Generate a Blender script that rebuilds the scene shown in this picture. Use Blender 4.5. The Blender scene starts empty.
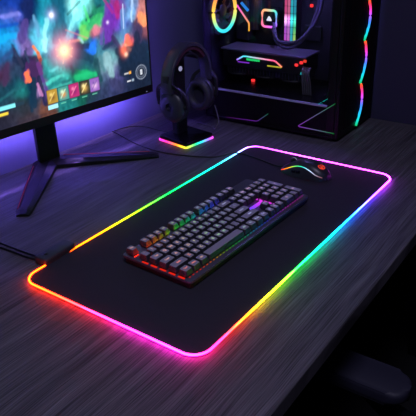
import bpy, bmesh, math, random
import numpy as np
from mathutils import Vector, Matrix
R = math.radians
random.seed(7)
scene = bpy.context.scene
COL = scene.collection

# ------------------------------------------------------------------ helpers
def lin(c):
    return tuple((v/255/12.92 if v/255 <= .04045 else ((v/255+.055)/1.055)**2.4) for v in c)

def tag(o, label=None, cat=None, group=None, kind=None):
    if label: o['label'] = label
    if cat: o['category'] = cat
    if group: o['group'] = group
    if kind: o['kind'] = kind
    return o

def empty(name, loc=(0, 0, 0), rz=0.0):
    o = bpy.data.objects.new(name, None); COL.objects.link(o)
    o.location = loc; o.rotation_euler = (0, 0, rz); o.empty_display_size = .03
    return o

def obj(name, bm, mat, parent=None, loc=None, rot=None, smooth=False, label=None):
    bmesh.ops.recalc_face_normals(bm, faces=bm.faces)
    me = bpy.data.meshes.new(name); bm.to_mesh(me); bm.free()
    if smooth:
        for p in me.polygons: p.use_smooth = True
        if smooth == 'auto':
            me.set_sharp_from_angle(angle=R(38))
    me.materials.append(mat)
    o = bpy.data.objects.new(name, me); COL.objects.link(o)
    if parent: o.parent = parent
    if loc: o.location = loc
    if rot: o.rotation_euler = rot
    if label: o['label'] = label
    return o

def new(): return bmesh.new()

def box(bm, c, s, bev=0.0, seg=2, rz=0.0, M=None):
    m = Matrix.Translation(c) @ Matrix.Rotation(rz, 4, 'Z')
    if M is not None: m = Matrix.Translation(c) @ M
    vs = bmesh.ops.create_cube(bm, size=1.0, matrix=m @ Matrix.Diagonal((s[0], s[1], s[2], 1)))['verts']
    if bev > 0:
        es = {e for v in vs for e in v.link_edges}
        bmesh.ops.bevel(bm, geom=list(es), offset=bev, segments=seg, profile=.5, affect='EDGES')
    return bm

def bx(x0, x1, y0, y1, z0, z1, bev=0.0, seg=2, bm=None):
    bm = bm or new()
    return box(bm, ((x0+x1)/2, (y0+y1)/2, (z0+z1)/2), (x1-x0, y1-y0, z1-z0), bev, seg)

def prism(bm, pts, z0, z1, bev=0.0, seg=2, M=None):
    """A 2-D outline extruded from z0 to z1 (M turns it into place)."""
    f = lambda p, z: (M @ Vector((p[0], p[1], z))) if M is not None else Vector((p[0], p[1], z))
    a = [bm.verts.new(f(p, z0)) for p in pts]; b = [bm.verts.new(f(p, z1)) for p in pts]
    n = len(pts)
    fa = bm.faces.new(list(reversed(a))); fb = bm.faces.new(b)
    for i in range(n): bm.faces.new((a[i], a[(i+1) % n], b[(i+1) % n], b[i]))
    if bev > 0:
        es = list(set(list(fa.edges)+list(fb.edges)))
        bmesh.ops.bevel(bm, geom=es, offset=bev, segments=seg, profile=.5, affect='EDGES')
    return bm

def rrect(w, h, r, n=8, cx=0, cy=0):
    out = []
    for k, (sx, sy) in enumerate(((1, 1), (-1, 1), (-1, -1), (1, -1))):
        for i in range(n+1):
            a = (k+i/n)*math.pi/2
            out.append((cx+sx*(w/2-r)+r*math.cos(a), cy+sy*(h/2-r)+r*math.sin(a)))
    return out

def spline(pts, n=8, closed=False):
    P = [Vector(p) for p in pts]; out = []; m = len(P)
    rng = range(m if closed else m-1)
    for i in rng:
        if closed: p0, p1, p2, p3 = P[i-1], P[i], P[(i+1) % m], P[(i+2) % m]
        else: p0, p1, p2, p3 = P[max(i-1, 0)], P[i], P[i+1], P[min(i+2, m-1)]
        for k in range(n):
            t = k/n
            out.append(.5*((2*p1)+(p2-p0)*t+(2*p0-5*p1+4*p2-p3)*t*t+(3*p1-p0-3*p2+p3)*t**3))
    if not closed: out.append(P[-1])
    return out

def sweep(bm, path, prof, closed=False, up=(0, 0, 1), scale=None, caps=True):
    """prof: list of (a, b); a along the side vector, b along the up vector."""
    P = [Vector(p) for p in path]; n = len(P); rings = []; up = Vector(up)
    for i in range(n):
        if closed: t = P[(i+1) % n]-P[i-1]
        else: t = P[min(i+1, n-1)]-P[max(i-1, 0)]
        t.normalize()
        s = t.cross(up)
        if s.length < 1e-4: s = t.cross(Vector((1, .3, 0)))
        s.normalize(); u = s.cross(t)
        k = scale[i] if scale else 1.0
        rings.append([bm.verts.new(P[i]+s*(a*k)+u*(b*k)) for a, b in prof])
    m = len(prof)
    for i in range(n if closed else n-1):
        A, B = rings[i], rings[(i+1) % n]
        for j in range(m): bm.faces.new((A[j], A[(j+1) % m], B[(j+1) % m], B[j]))
    if not closed and caps:
        bm.faces.new(list(reversed(rings[0]))); bm.faces.new(rings[-1])
    return bm

def circ(r, n=10, ry=None):
    return [(r*math.cos(2*math.pi*i/n), (ry or r)*math.sin(2*math.pi*i/n)) for i in range(n)]

def tube(bm, path, r, n=10, closed=False, up=(0, 0, 1), scale=None):
    return sweep(bm, path, circ(r, n), closed, up, scale)

def lathe(bm, prof, n=32, M=None):
    """prof: list of (radius, height) from one end to the other, spun about Z."""
    rings = []
    for r, h in prof:
        ring = []
        for i in range(n):
            a = 2*math.pi*i/n; v = Vector((r*math.cos(a), r*math.sin(a), h))
            ring.append(bm.verts.new(M @ v if M is not None else v))
        rings.append(ring)
    for A, B in zip(rings, rings[1:]):
        for j in range(n): bm.faces.new((A[j], A[(j+1) % n], B[(j+1) % n], B[j]))
    bm.faces.new(list(reversed(rings[0]))); bm.faces.new(rings[-1])
    return bm

def color_points(o, fn):
    """Stores the colour of a light source, point by point (LED segments)."""
    me = o.data
    at = me.color_attributes.new('led', 'FLOAT_COLOR', 'POINT')
    for i, v in enumerate(me.vertices):
        c = fn(v.co); at.data[i].color = (c[0], c[1], c[2], 1)
    return o

def ramp(stops, t):
    """stops: (position, sRGB colour); blended in linear light."""
    if t <= stops[0][0]: return lin(stops[0][1])
    for (a, ca), (b, cb) in zip(stops, stops[1:]):
        if t <= b:
            k = (t-a)/(b-a); ca, cb = lin(ca), lin(cb)
            return tuple(ca[i]*(1-k)+cb[i]*k for i in range(3))
    return lin(stops[-1][1])

# ------------------------------------------------------------------ materials
def mat(name, col, rough=.5, metal=0.0, spec=.5, bump=None, coat=0.0, var=None, sheen=0.0):
    m = bpy.data.materials.new(name); m.use_nodes = True
    nt = m.node_tree; b = nt.nodes['Principled BSDF']
    c = lin(col)+(1,)
    b.inputs['Base Color'].default_value = c
    b.inputs['Roughness'].default_value = rough
    b.inputs['Metallic'].default_value = metal
    b.inputs['Specular IOR Level'].default_value = spec
    b.inputs['Coat Weight'].default_value = coat
    b.inputs['Sheen Weight'].default_value = sheen
    tc = nt.nodes.new('ShaderNodeTexCoord')
    if var:
        sc, amt = var
        n = nt.nodes.new('ShaderNodeTexNoise'); n.inputs['Scale'].default_value = sc; n.inputs['Detail'].default_value = 5
        nt.links.new(tc.outputs['Object'], n.inputs['Vector'])
        mx = nt.nodes.new('ShaderNodeMix'); mx.data_type = 'RGBA'
        mx.inputs['A'].default_value = tuple(v*(1-amt) for v in c[:3])+(1,)
        mx.inputs['B'].default_value = tuple(min(1, v*(1+amt)) for v in c[:3])+(1,)
        nt.links.new(n.outputs['Fac'], mx.inputs['Factor']); nt.links.new(mx.outputs['Result'], b.inputs['Base Color'])
    if bump:
        sc, st = bump
        n = nt.nodes.new('ShaderNodeTexNoise'); n.inputs['Scale'].default_value = sc; n.inputs['Detail'].default_value = 3
        nt.links.new(tc.outputs['Object'], n.inputs['Vector'])
        bp = nt.nodes.new('ShaderNodeBump'); bp.inputs['Strength'].default_value = st; bp.inputs['Distance'].default_value = .002
        nt.links.new(n.outputs['Fac'], bp.inputs['Height']); nt.links.new(bp.outputs['Normal'], b.inputs['Normal'])
    return m

def led(name, strength, col=None):
    """An LED: its own colour (col) or the colour stored along the strip."""
    m = bpy.data.materials.new(name); m.use_nodes = True
    nt = m.node_tree; nt.nodes.clear()
    out = nt.nodes.new('ShaderNodeOutputMaterial'); e = nt.nodes.new('ShaderNodeEmission')
    e.inputs['Strength'].default_value = strength
    if col: e.inputs['Color'].default_value = lin(col)+(1,)
    else:
        a = nt.nodes.new('ShaderNodeAttribute'); a.attribute_name = 'led'
        nt.links.new(a.outputs['Color'], e.inputs['Color'])
    nt.links.new(e.outputs[0], out.inputs['Surface'])
    return m

def wood_mat():
    m = bpy.data.materials.new('dark_wood'); m.use_nodes = True
    nt = m.node_tree; b = nt.nodes['Principled BSDF']; N = nt.nodes.new; L = nt.links.new
    tc = N('ShaderNodeTexCoord')
    mp = N('ShaderNodeMapping'); mp.inputs['Scale'].default_value = (1.3, 34, 1)
    L(tc.outputs['Object'], mp.inputs['Vector'])
    # slow wander of the grain
    w = N('ShaderNodeTexNoise'); w.inputs['Scale'].default_value = 3.0; w.inputs['Detail'].default_value = 2
    L(tc.outputs['Object'], w.inputs['Vector'])
    ad = N('ShaderNodeVectorMath'); ad.operation = 'MULTIPLY_ADD'
    ad.inputs[1].default_value = (0, 1.1, 0); L(w.outputs['Color'], ad.inputs[0]); L(mp.outputs['Vector'], ad.inputs[2])
    n1 = N('ShaderNodeTexNoise'); n1.inputs['Scale'].default_value = 1.6; n1.inputs['Detail'].default_value = 8; n1.inputs['Roughness'].default_value = .62
    L(ad.outputs['Vector'], n1.inputs['Vector'])
    mp2 = N('ShaderNodeMapping'); mp2.inputs['Scale'].default_value = (6, 420, 1); L(tc.outputs['Object'], mp2.inputs['Vector'])
    ad2 = N('ShaderNodeVectorMath'); ad2.operation = 'MULTIPLY_ADD'
    ad2.inputs[1].default_value = (0, 7, 0); L(w.outputs['Color'], ad2.inputs[0]); L(mp2.outputs['Vector'], ad2.inputs[2])
    n2 = N('ShaderNodeTexNoise'); n2.inputs['Scale'].default_value = 1.3; n2.inputs['Detail'].default_value = 4; L(ad2.outputs['Vector'], n2.inputs['Vector'])
    r1 = N('ShaderNodeValToRGB'); r1.color_ramp.elements[0].position = .3; r1.color_ramp.elements[1].position = .72
    r1.color_ramp.elements[0].color = (.058, .053, .066, 1); r1.color_ramp.elements[1].color = (.150, .140, .168, 1)
    L(n1.outputs['Fac'], r1.inputs['Fac'])
    r2 = N('ShaderNodeValToRGB'); r2.color_ramp.elements[0].position = .36; r2.color_ramp.elements[1].position = .6
    r2.color_ramp.elements[0].color = (.4, .4, .4, 1); r2.color_ramp.elements[1].color = (1.15, 1.15, 1.15, 1)
    L(n2.outputs['Fac'], r2.inputs['Fac'])
    mx = N('ShaderNodeMix'); mx.data_type = 'RGBA'; mx.blend_type = 'MULTIPLY'; mx.inputs['Factor'].default_value = 1
    L(r1.outputs['Color'], mx.inputs['A']); L(r2.outputs['Color'], mx.inputs['B'])
    L(mx.outputs['Result'], b.inputs['Base Color'])
    b.inputs['Roughness'].default_value = .55; b.inputs['Specular IOR Level'].default_value = .28
    bp = N('ShaderNodeBump'); bp.inputs['Strength'].default_value = .35; bp.inputs['Distance'].default_value = .0015
    L(n2.outputs['Fac'], bp.inputs['Height']); L(bp.outputs['Normal'], b.inputs['Normal'])
    return m

def glass_mat():
    m = bpy.data.materials.new('tempered_glass'); m.use_nodes = True
    nt = m.node_tree; nt.nodes.clear(); N = nt.nodes.new; L = nt.links.new
    out = N('ShaderNodeOutputMaterial'); t = N('ShaderNodeBsdfTransparent'); g = N('ShaderNodeBsdfGlossy'); x = N('ShaderNodeMixShader')
    lw = N('ShaderNodeLayerWeight'); lw.inputs['Blend'].default_value = .5
    pw = N('ShaderNodeMath'); pw.operation = 'POWER'; pw.inputs[1].default_value = 5; L(lw.outputs['Facing'], pw.inputs[0])
    f = N('ShaderNodeMath'); f.operation = 'MULTIPLY_ADD'; f.inputs[1].default_value = .7; f.inputs[2].default_value = .02; L(pw.outputs[0], f.inputs[0])
    t.inputs['Color'].default_value = (.93, .93, .96, 1); g.inputs['Roughness'].default_value = .03
    L(f.outputs[0], x.inputs[0]); L(t.outputs[0], x.inputs[1]); L(g.outputs[0], x.inputs[2]); L(x.outputs[0], out.inputs['Surface'])
    return m

M = dict(
    wood=wood_mat(), glass=glass_mat(),
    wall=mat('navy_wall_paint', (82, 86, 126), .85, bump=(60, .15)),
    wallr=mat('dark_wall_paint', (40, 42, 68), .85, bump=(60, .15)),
    floor=mat('dark_carpet', (20, 20, 24), .95, bump=(300, .5)),
    monitor=mat('monitor_black_plastic', (13, 13, 15), .5, spec=.3, bump=(500, .05)),
    plastic=mat('black_plastic', (20, 20, 23), .42, bump=(500, .05)),
    gloss=mat('glossy_black_plastic', (9, 9, 11), .22),
    matte=mat('matte_black_plastic', (15, 15, 18), .6, bump=(700, .08)),
    frame=mat('black_steel', (9, 9, 11), .45, spec=.2),
    steel=mat('dark_brushed_steel', (48, 47, 56), .34, metal=.8),
    control=mat('charcoal_box_plastic', (46, 45, 53), .5, bump=(600, .06)),
    rail=mat('satin_metal_rail', (165, 165, 190), .45, metal=.2),
    plate=mat('dark_anodised_aluminium', (84, 82, 100), .4, metal=.35),
    cloth=mat('black_mat_cloth', (46, 44, 55), .85, bump=(1600, .35), spec=.2, var=(900, .25)),
    rubber=mat('black_rubber', (14, 14, 16), .7),
    cable=mat('black_cable_sheath', (16, 16, 19), .45),
    cablegrey=mat('grey_cable_sheath', (92, 90, 96), .5),
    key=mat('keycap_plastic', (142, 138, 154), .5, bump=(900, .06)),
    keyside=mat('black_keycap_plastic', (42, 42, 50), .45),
    red=mat('red_accent_paint', (190, 22, 40), .4),
    leather=mat('black_leatherette', (18, 17, 20), .55, bump=(500, .25)),
    maroon=mat('maroon_fabric_padding', (70, 20, 34), .8, bump=(800, .3)),
    earpad=mat('ear_cushion_leatherette', (48, 47, 60), .55, bump=(500, .2)),
    shell=mat('headset_shell_plastic', (54, 54, 68), .36),
    board=mat('circuit_board', (14, 15, 22), .55, var=(90, .6)),
    heat=mat('heatsink_metal', (70, 68, 82), .4, metal=.7),
    backplate=mat('card_backplate_metal', (120, 116, 136), .42, metal=.6),
    tubing=mat('braided_grey_tubing', (66, 63, 86), .5, bump=(900, .3)),
    mesh=mat('black_mesh_grille', (7, 7, 9), .55, spec=.15),
    fabric=mat('dark_chair_fabric', (9, 9, 11), .9, bump=(600, .4)),
    armpad=mat('slate_armrest_foam', (40, 40, 58), .6, bump=(400, .1)),
    chrome=mat('dark_chair_metal', (30, 30, 34), .4, metal=.6),
    mouse=mat('mouse_plastic', (44, 42, 52), .36),
    white=mat('white_print', (200, 196, 214), .5),
    led_tube=led('mat_light_tube', 34), led_stand=led('stand_light', 2.2), led_kb=led('keyboard_light', 1.6),
    led_leg=led('key_legend_light', 1.2), led_case=led('case_light', 1.6), led_trim=led('case_trim_light', .42), led_mouse=led('mouse_light', 1.6),
    led_red=led('red_light', 1.6, (255, 50, 50)), led_badge=led('badge_light', .55, (190, 190, 235)),
    led_green=led('green_light', .8, (40, 235, 120)), led_white=led('white_light', 1.1, (235, 238, 255)),
    led_blue=led('blue_light', .8, (50, 150, 255)), led_yellow=led('yellow_light', .7, (215, 205, 60)), led_violet=led('violet_light', .7, (150, 60, 230)),
    led_cyan=led('cyan_light', .8, (40, 215, 215)), led_emblem=led('red_emblem_light', .9, (255, 70, 50)),
    led_back=led('monitor_back_light', 620.0, (162, 126, 255)), fill_inside=led('case_inside_fill', 260, (140, 122, 240)),
    screen=led('display', 1.6),
)

# ------------------------------------------------------------------ the setting
WA = math.atan2(-.037, .60)                       # the back wall runs a little askew
def wall_y(x): return .835-.0615*(x-.29)
bm = new(); prism(bm, [(-2.2, wall_y(-2.2)), (1.30, wall_y(1.30)), (1.30, wall_y(1.30)+.1), (-2.2, wall_y(-2.2)+.1)], -.74, 1.8)
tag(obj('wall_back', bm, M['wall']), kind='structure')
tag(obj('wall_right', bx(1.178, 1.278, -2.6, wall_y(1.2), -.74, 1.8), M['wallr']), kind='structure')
tag(obj('floor', bx(-2.2, 1.3, -2.6, 1.1, -.78, -.74), M['floor']), kind='structure')

# desk
d = empty('desk', (.2, .3, -.74))
tag(d, 'dark grey-brown wood-grain desk carrying the glowing mat, keyboard and monitor', 'desk')
bm = new(); prism(bm, [(-.95, -.150), (1.176, -.150), (1.176, wall_y(1.176)-.004), (-.95, wall_y(-.95)-.004)], -.032, 0, .002, 2)
o = obj('desk_top', bm, M['wood'], d); o.location = (-.2, -.3, .74)
for x, y in ((-.88, -.06), (1.11, -.06), (-.88, .78), (1.11, .70)):
    obj('leg', bx(x-.03, x+.03, y-.03, y+.03, 0, .708, .004), M['frame'], d, (-.2, -.3, 0))

# ------------------------------------------------------------------ gaming mat with light tube
mt = empty('gaming_mat', (.3900, .187, 0), R(-.6))
tag(mt, 'large black cloth gaming mat edged with a rainbow light tube under the keyboard', 'mouse mat')
MW, MD, MR = .788, .402, .032
bm = new(); prism(bm, rrect(MW-.004, MD-.004, MR-.002, 10), .0003, .0060, .0012, 2)
obj('mat_surface', bm, M['cloth'], mt)
path = [(x, y, .0060) for x, y in rrect(MW, MD, MR, 12)]
dense = []
for a, b in zip(path, path[1:]+path[:1]):
    A, B = Vector(a), Vector(b); n = max(1, int((B-A).length/.008))
    for k in range(n): dense.append(A.lerp(B, k/n))
bm = new(); tube(bm, dense, .0018, 10, True)
tb = obj('light_tube', bm, M['led_tube'], mt, smooth=True)
BACK = [(.0, (255, 78, 24)), (.10, (255, 92, 20)), (.20, (255, 150, 20)), (.26, (225, 215, 30)), (.33, (120, 230, 40)), (.42, (20, 220, 80)), (.53, (20, 225, 140)), (.63, (30, 215, 215)), (.70, (110, 190, 255)), (.77, (190, 130, 255)), (.81, (205, 90, 245))]
RIGHT = [(.0, (215, 80, 250)), (.12, (215, 70, 225)), (.25, (205, 85, 225)), (.395, (200, 90, 245))]
FRONT = [(.0, (255, 50, 170)), (.045, (255, 45, 130)), (.085, (255, 60, 60)), (.13, (255, 120, 30)), (.18, (250, 215, 40)), (.235, (170, 240, 40)), (.30, (40, 230, 70)), (.37, (20, 230, 140)), (.45, (20, 205, 220)), (.54, (40, 130, 255)), (.64, (110, 80, 255)), (.72, (190, 80, 255)), (.81, (230, 80, 255))]
LEFT = [(.0, (255, 50, 175)), (.05, (250, 50, 205)), (.14, (250, 45, 200)), (.20, (255, 45, 120)), (.25, (255, 45, 60)), (.31, (255, 60, 26)), (.395, (255, 74, 20))]
def mat_led(p):
    x, y = p.x+MW/2, p.y+MD/2
    dl = [(abs(y-MD), BACK, x), (abs(x-MW), RIGHT, y), (abs(y), FRONT, x), (abs(x), LEFT, y)]
    ws = [max(0, 1-max(0, d_)/.03) for d_, _, _ in dl]; s = sum(ws) or 1
    c = [0, 0, 0]
    for w, (_, st, t) in zip(ws, dl):
        if w > 0:
            r = ramp(st, t); c = [c[i]+r[i]*w/s for i in range(3)]
    return c
color_points(tb, lambda p: [v**1.3*(.62+.38*max(0, 1-(p.x+MW/2)/.06, 0))*(1-.5*max(0, min(1, p.y/.15))*min(1, max(0, (p.x+MW/2-.03)/.1))) for v in mat_led(p)])
# control box clipped to the far left edge, with its two leads
cb = obj('control_box', bx(-.0395, .0395, -.0165, .0165, .0008, .0175, .004, 3), M['control'], mt, (-.299, .2150, .0005), (0, 0, R(2)), smooth='auto')
bm = new(); lathe(bm, [(.0042, 0), (.0042, .0012), (.0036, .0016)], 20); obj('button', bm, M['plastic'], cb, (-.022, .002, .0173), smooth='auto')
for pts in (((-.331, .2285, .006), (-.3345, .262, .004), (-.336, .31, .0032), (-.345, .40, .0032), (-.375, .54, .0032), (-.40, .645, .003)),
            ((-.322, .2285, .006), (-.3235, .262, .004), (-.325, .305, .0032), (-.330, .40, .0032), (-.352, .54, .0032), (-.376, .645, .003))):
    bm = new(); tube(bm, spline(pts, 8), .0023, 8); obj('usb_lead', bm, M['cable'], mt, smooth=True)

# ------------------------------------------------------------------ monitor
MA = R(-7.5); SW, SH = .69, .40
mo = empty('monitor', (.400, .730, 0), MA)       # local: x along the screen, y towards the wall, panel front at y = 0
tag(mo, 'large black widescreen monitor on a V-shaped stand showing a fantasy battle game', 'monitor')
z0 = .125
bm = bx(-SW/2, SW/2, 0, .012, z0, z0+SH, .002, 2)
bx(-SW/2+.04, SW/2-.04, .012, .030, z0+.05, z0+SH-.04, .008, 2, bm); bx(SW/2-.022, SW/2-.016, .010, .058, z0+.035, z0+.085, .001, 1, bm); bx(-SW/2+.020, -SW/2+.026, .010, .058, z0+.035, z0+.085, .001, 1, bm); bx(-SW/2+.026, SW/2-.022, .028, .0378, z0+.043, z0+.0455, .0005, 1, bm)  # end plates and lower lip added to block light from the rear bar
obj('housing', bm, M['monitor'], mo, smooth='auto')
bm = new()                                        # raised rim around the display
bx(-SW/2, SW/2, -.0025, .0, z0, z0+.0215, .0008, 1, bm); bx(-SW/2, SW/2, -.0025, 0, z0+SH-.006, z0+SH, .0008, 1, bm)
bx(-SW/2, -SW/2+.005, -.0025, 0, z0+.0215, z0+SH-.006, .0006, 1, bm); bx(SW/2-.0048, SW/2, -.0025, 0, z0+.0215, z0+SH-.006, .0006, 1, bm)
obj('bezel', bm, M['matte'], mo)
# ---- the display: a fantasy battle made of soft colour masses, with its read-outs
BLOBS = [(0.4194,0.2982,18,50,130,0.0203,1.0),(0.3909,0.2901,25,60,150,0.0184,1.0),(0.4196,0.2727,75,105,190,0.0112,1.0),(0.3971,0.2715,90,95,175,0.0092,1.0),(0.4263,0.2521,20,80,165,0.0135,1.0),(0.431,0.2288,15,140,200,0.0135,1.0),(0.4055,0.2289,25,120,190,0.0115,1.0),(0.4143,0.2104,40,150,205,0.0118,1.0),(0.4395,0.1993,40,110,170,0.0135,1.0),(0.3628,0.2884,15,30,80,0.0115,1.3),(0.3558,0.2699,18,30,75,0.0117,1.3),(0.3803,0.2515,50,45,110,0.0094,1.2),(0.3794,0.229,75,60,130,0.0094,1.0),(0.3938,0.209,120,95,160,0.0096,1.0),(0.3792,0.2018,110,90,150,0.0094,1.0),(0.358,0.2435,65,110,150,0.007,0.8),(0.3333,0.2756,10,80,110,0.012,1.0),(0.3158,0.2821,30,140,160,0.0098,1.0),(0.3247,0.2474,40,170,190,0.012,1.0),(0.3459,0.2212,70,160,190,0.012,1.0),(0.3284,0.2113,130,215,225,0.0123,1.2),(0.3262,0.1923,90,190,210,0.0125,1.0),(0.2957,0.2704,20,90,120,0.0123,1.0),(0.2743,0.2628,15,95,120,0.0175,1.0),(0.2611,0.2377,20,110,135,0.0153,1.0),(0.2924,0.2239,25,120,145,0.015,1.0),(0.3011,0.2392,60,150,175,0.01,0.7),(0.233,0.2663,150,235,230,0.013,1.2),(0.2446,0.2305,100,200,210,0.013,1.0),(0.214,0.2731,120,215,220,0.013,1.0),(0.2541,0.2083,80,165,185,0.0133,1.0),(0.3201,0.1627,30,110,135,0.0127,1.0),(0.3352,0.1417,40,150,150,0.0128,1.0),(0.3074,0.136,50,150,150,0.0159,1.0),(0.2935,0.1134,55,165,155,0.0132,1.0),(0.3235,0.11,35,130,130,0.0156,1.0),(0.2933,0.0781,30,110,110,0.0159,1.0),(0.3175,0.0938,35,120,120,0.0133,1.0),(0.4406,0.1816,30,70,110,0.0118,1.0),(0.4343,0.1621,50,50,80,0.0118,1.0),(0.451,0.1427,70,40,70,0.0118,1.0),(0.4219,0.1456,40,60,85,0.0118,1.0),(0.4373,0.121,20,60,80,0.0144,1.0),(0.4592,0.1026,25,60,75,0.0144,1.0),(0.4154,0.0969,30,110,110,0.0122,1.0),(0.4394,0.0835,30,60,75,0.0144,1.0),(0.4174,0.0585,45,50,60,0.015,1.0),(0.4477,0.0419,45,45,60,0.015,1.0),(0.4706,0.0334,35,35,50,0.0144,1.0),(0.4114,0.0321,60,50,60,0.0125,1.0),(0.4145,0.1833,50,70,100,0.007,1.0),(0.3946,0.1633,25,40,60,0.0098,1.0),(0.4148,0.1947,40,50,75,0.0047,1.0),(0.3605,0.1564,60,35,70,0.0074,1.0),(0.379,0.146,60,40,95,0.01,1.2),(0.3647,0.1335,90,50,120,0.0098,1.2),(0.3513,0.1306,50,40,80,0.0075,1.0),(0.3744,0.126,70,35,90,0.0073,1.0),(0.3787,0.1028,15,45,70,0.0098,1.3),(0.3866,0.0753,15,45,65,0.01,1.3),(0.3536,0.102,110,70,130,0.0077,1.0),(0.3496,0.0763,100,70,150,0.0077,1.0),(0.3679,0.0856,140,110,160,0.005,1.0),(0.3794,0.0537,60,60,75,0.0102,1.0),(0.3584,0.0433,100,65,55,0.0104,1.0),(0.2426,0.1675,25,50,70,0.0108,1.2),(0.2404,0.1423,25,60,80,0.0135,1.2),(0.2108,0.1315,30,75,95,0.014,1.0),(0.2605,0.1314,35,80,95,0.011,1.0),(0.2547,0.1101,15,70,70,0.011,1.0),(0.2283,0.0993,25,150,95,0.0168,1.1),(0.2112,0.0853,35,130,90,0.014,1.0),(0.2382,0.0757,20,80,70,0.014,1.0),(0.188,0.1115,40,80,95,0.014,1.0),(0.2091,0.2057,70,190,90,0.011,1.2),(0.2142,0.1919,110,200,110,0.0081,1.0),(0.1918,0.2175,40,160,110,0.011,1.2),(0.1706,0.2337,60,190,100,0.011,1.2),(0.1815,0.2449,20,90,80,0.0108,1.2),(0.1548,0.2556,30,100,110,0.0112,1.2),(0.1983,0.2568,120,220,215,0.0106,0.9),(0.1754,0.2001,200,115,130,0.0084,1.2),(0.183,0.1915,150,80,110,0.0084,1.0),(0.2311,0.202,40,70,140,0.008,1.0),(0.1941,0.1586,35,105,220,0.0098,1.3),(0.2043,0.1754,40,90,120,0.0084,1.0),(0.2491,0.1833,160,90,90,0.0065,0.7),(0.1529,0.1764,60,90,120,0.0143,1.0),(0.1704,0.144,60,120,140,0.0143,1.0),(0.1399,0.1993,100,50,150,0.014,1.1),(0.1205,0.2213,115,45,165,0.014,1.2),(0.1393,0.1791,80,50,130,0.0114,1.0),(0.0978,0.2429,150,35,110,0.0116,1.3),(0.1224,0.1557,50,40,90,0.0145,1.0),(0.0888,0.2064,70,85,165,0.0145,1.0),(0.09,0.2517,80,70,150,0.0114,1.0),(0.0644,0.2382,80,120,170,0.0148,1.0),(0.06,0.2173,120,170,210,0.009,1.0),(0.0858,0.1752,90,140,175,0.012,1.0),(0.1051,0.1578,110,170,190,0.0088,0.9),(0.0428,0.2454,110,130,170,0.009,1.0),(0.0381,0.1934,60,50,80,0.0122,1.0),(0.0543,0.1751,70,65,105,0.012,1.0),(0.0125,0.231,170,110,110,0.0122,1.0),(0.0193,0.2009,235,140,95,0.0122,1.1),(0.0014,0.1982,240,150,90,0.0093,1.0),(0.0077,0.1727,140,80,90,0.0124,1.0),(0.0303,0.1658,40,45,75,0.0122,1.0),(0.0787,0.1478,245,110,85,0.009,1.3),(0.07,0.1621,200,70,70,0.0061,1.0),(0.0765,0.1369,250,160,130,0.0046,1.0),(0.0409,0.1357,30,40,65,0.0155,1.2),(0.0116,0.1358,30,45,75,0.016,1.0),(0.1056,0.1265,25,40,60,0.012,1.2),(0.0871,0.1069,20,40,65,0.0152,1.2),(0.0515,0.1053,25,40,65,0.0155,1.2),(0.0197,0.0935,25,45,70,0.0157,1.2),(0.0971,0.082,25,45,70,0.012,1.2),(0.007,0.1076,40,90,110,0.0063,0.6),(0.1402,0.1227,95,150,155,0.0148,1.0),(0.1625,0.1062,110,150,160,0.0145,1.0),(0.1436,0.0971,130,150,170,0.0148,1.0),(0.1263,0.072,80,75,130,0.0147,1.0),(0.166,0.0806,70,90,120,0.0145,1.0),(0.1425,0.054,60,65,110,0.0152,1.0),(0.0795,0.0508,30,40,65,0.0186,1.2),(0.0371,0.0357,25,35,55,0.0195,1.2),(0.196,0.0555,35,60,75,0.0143,1.0),(0.1684,0.0383,45,55,85,0.0147,1.0),(0.1175,0.0318,45,50,85,0.0155,1.0)]
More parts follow.
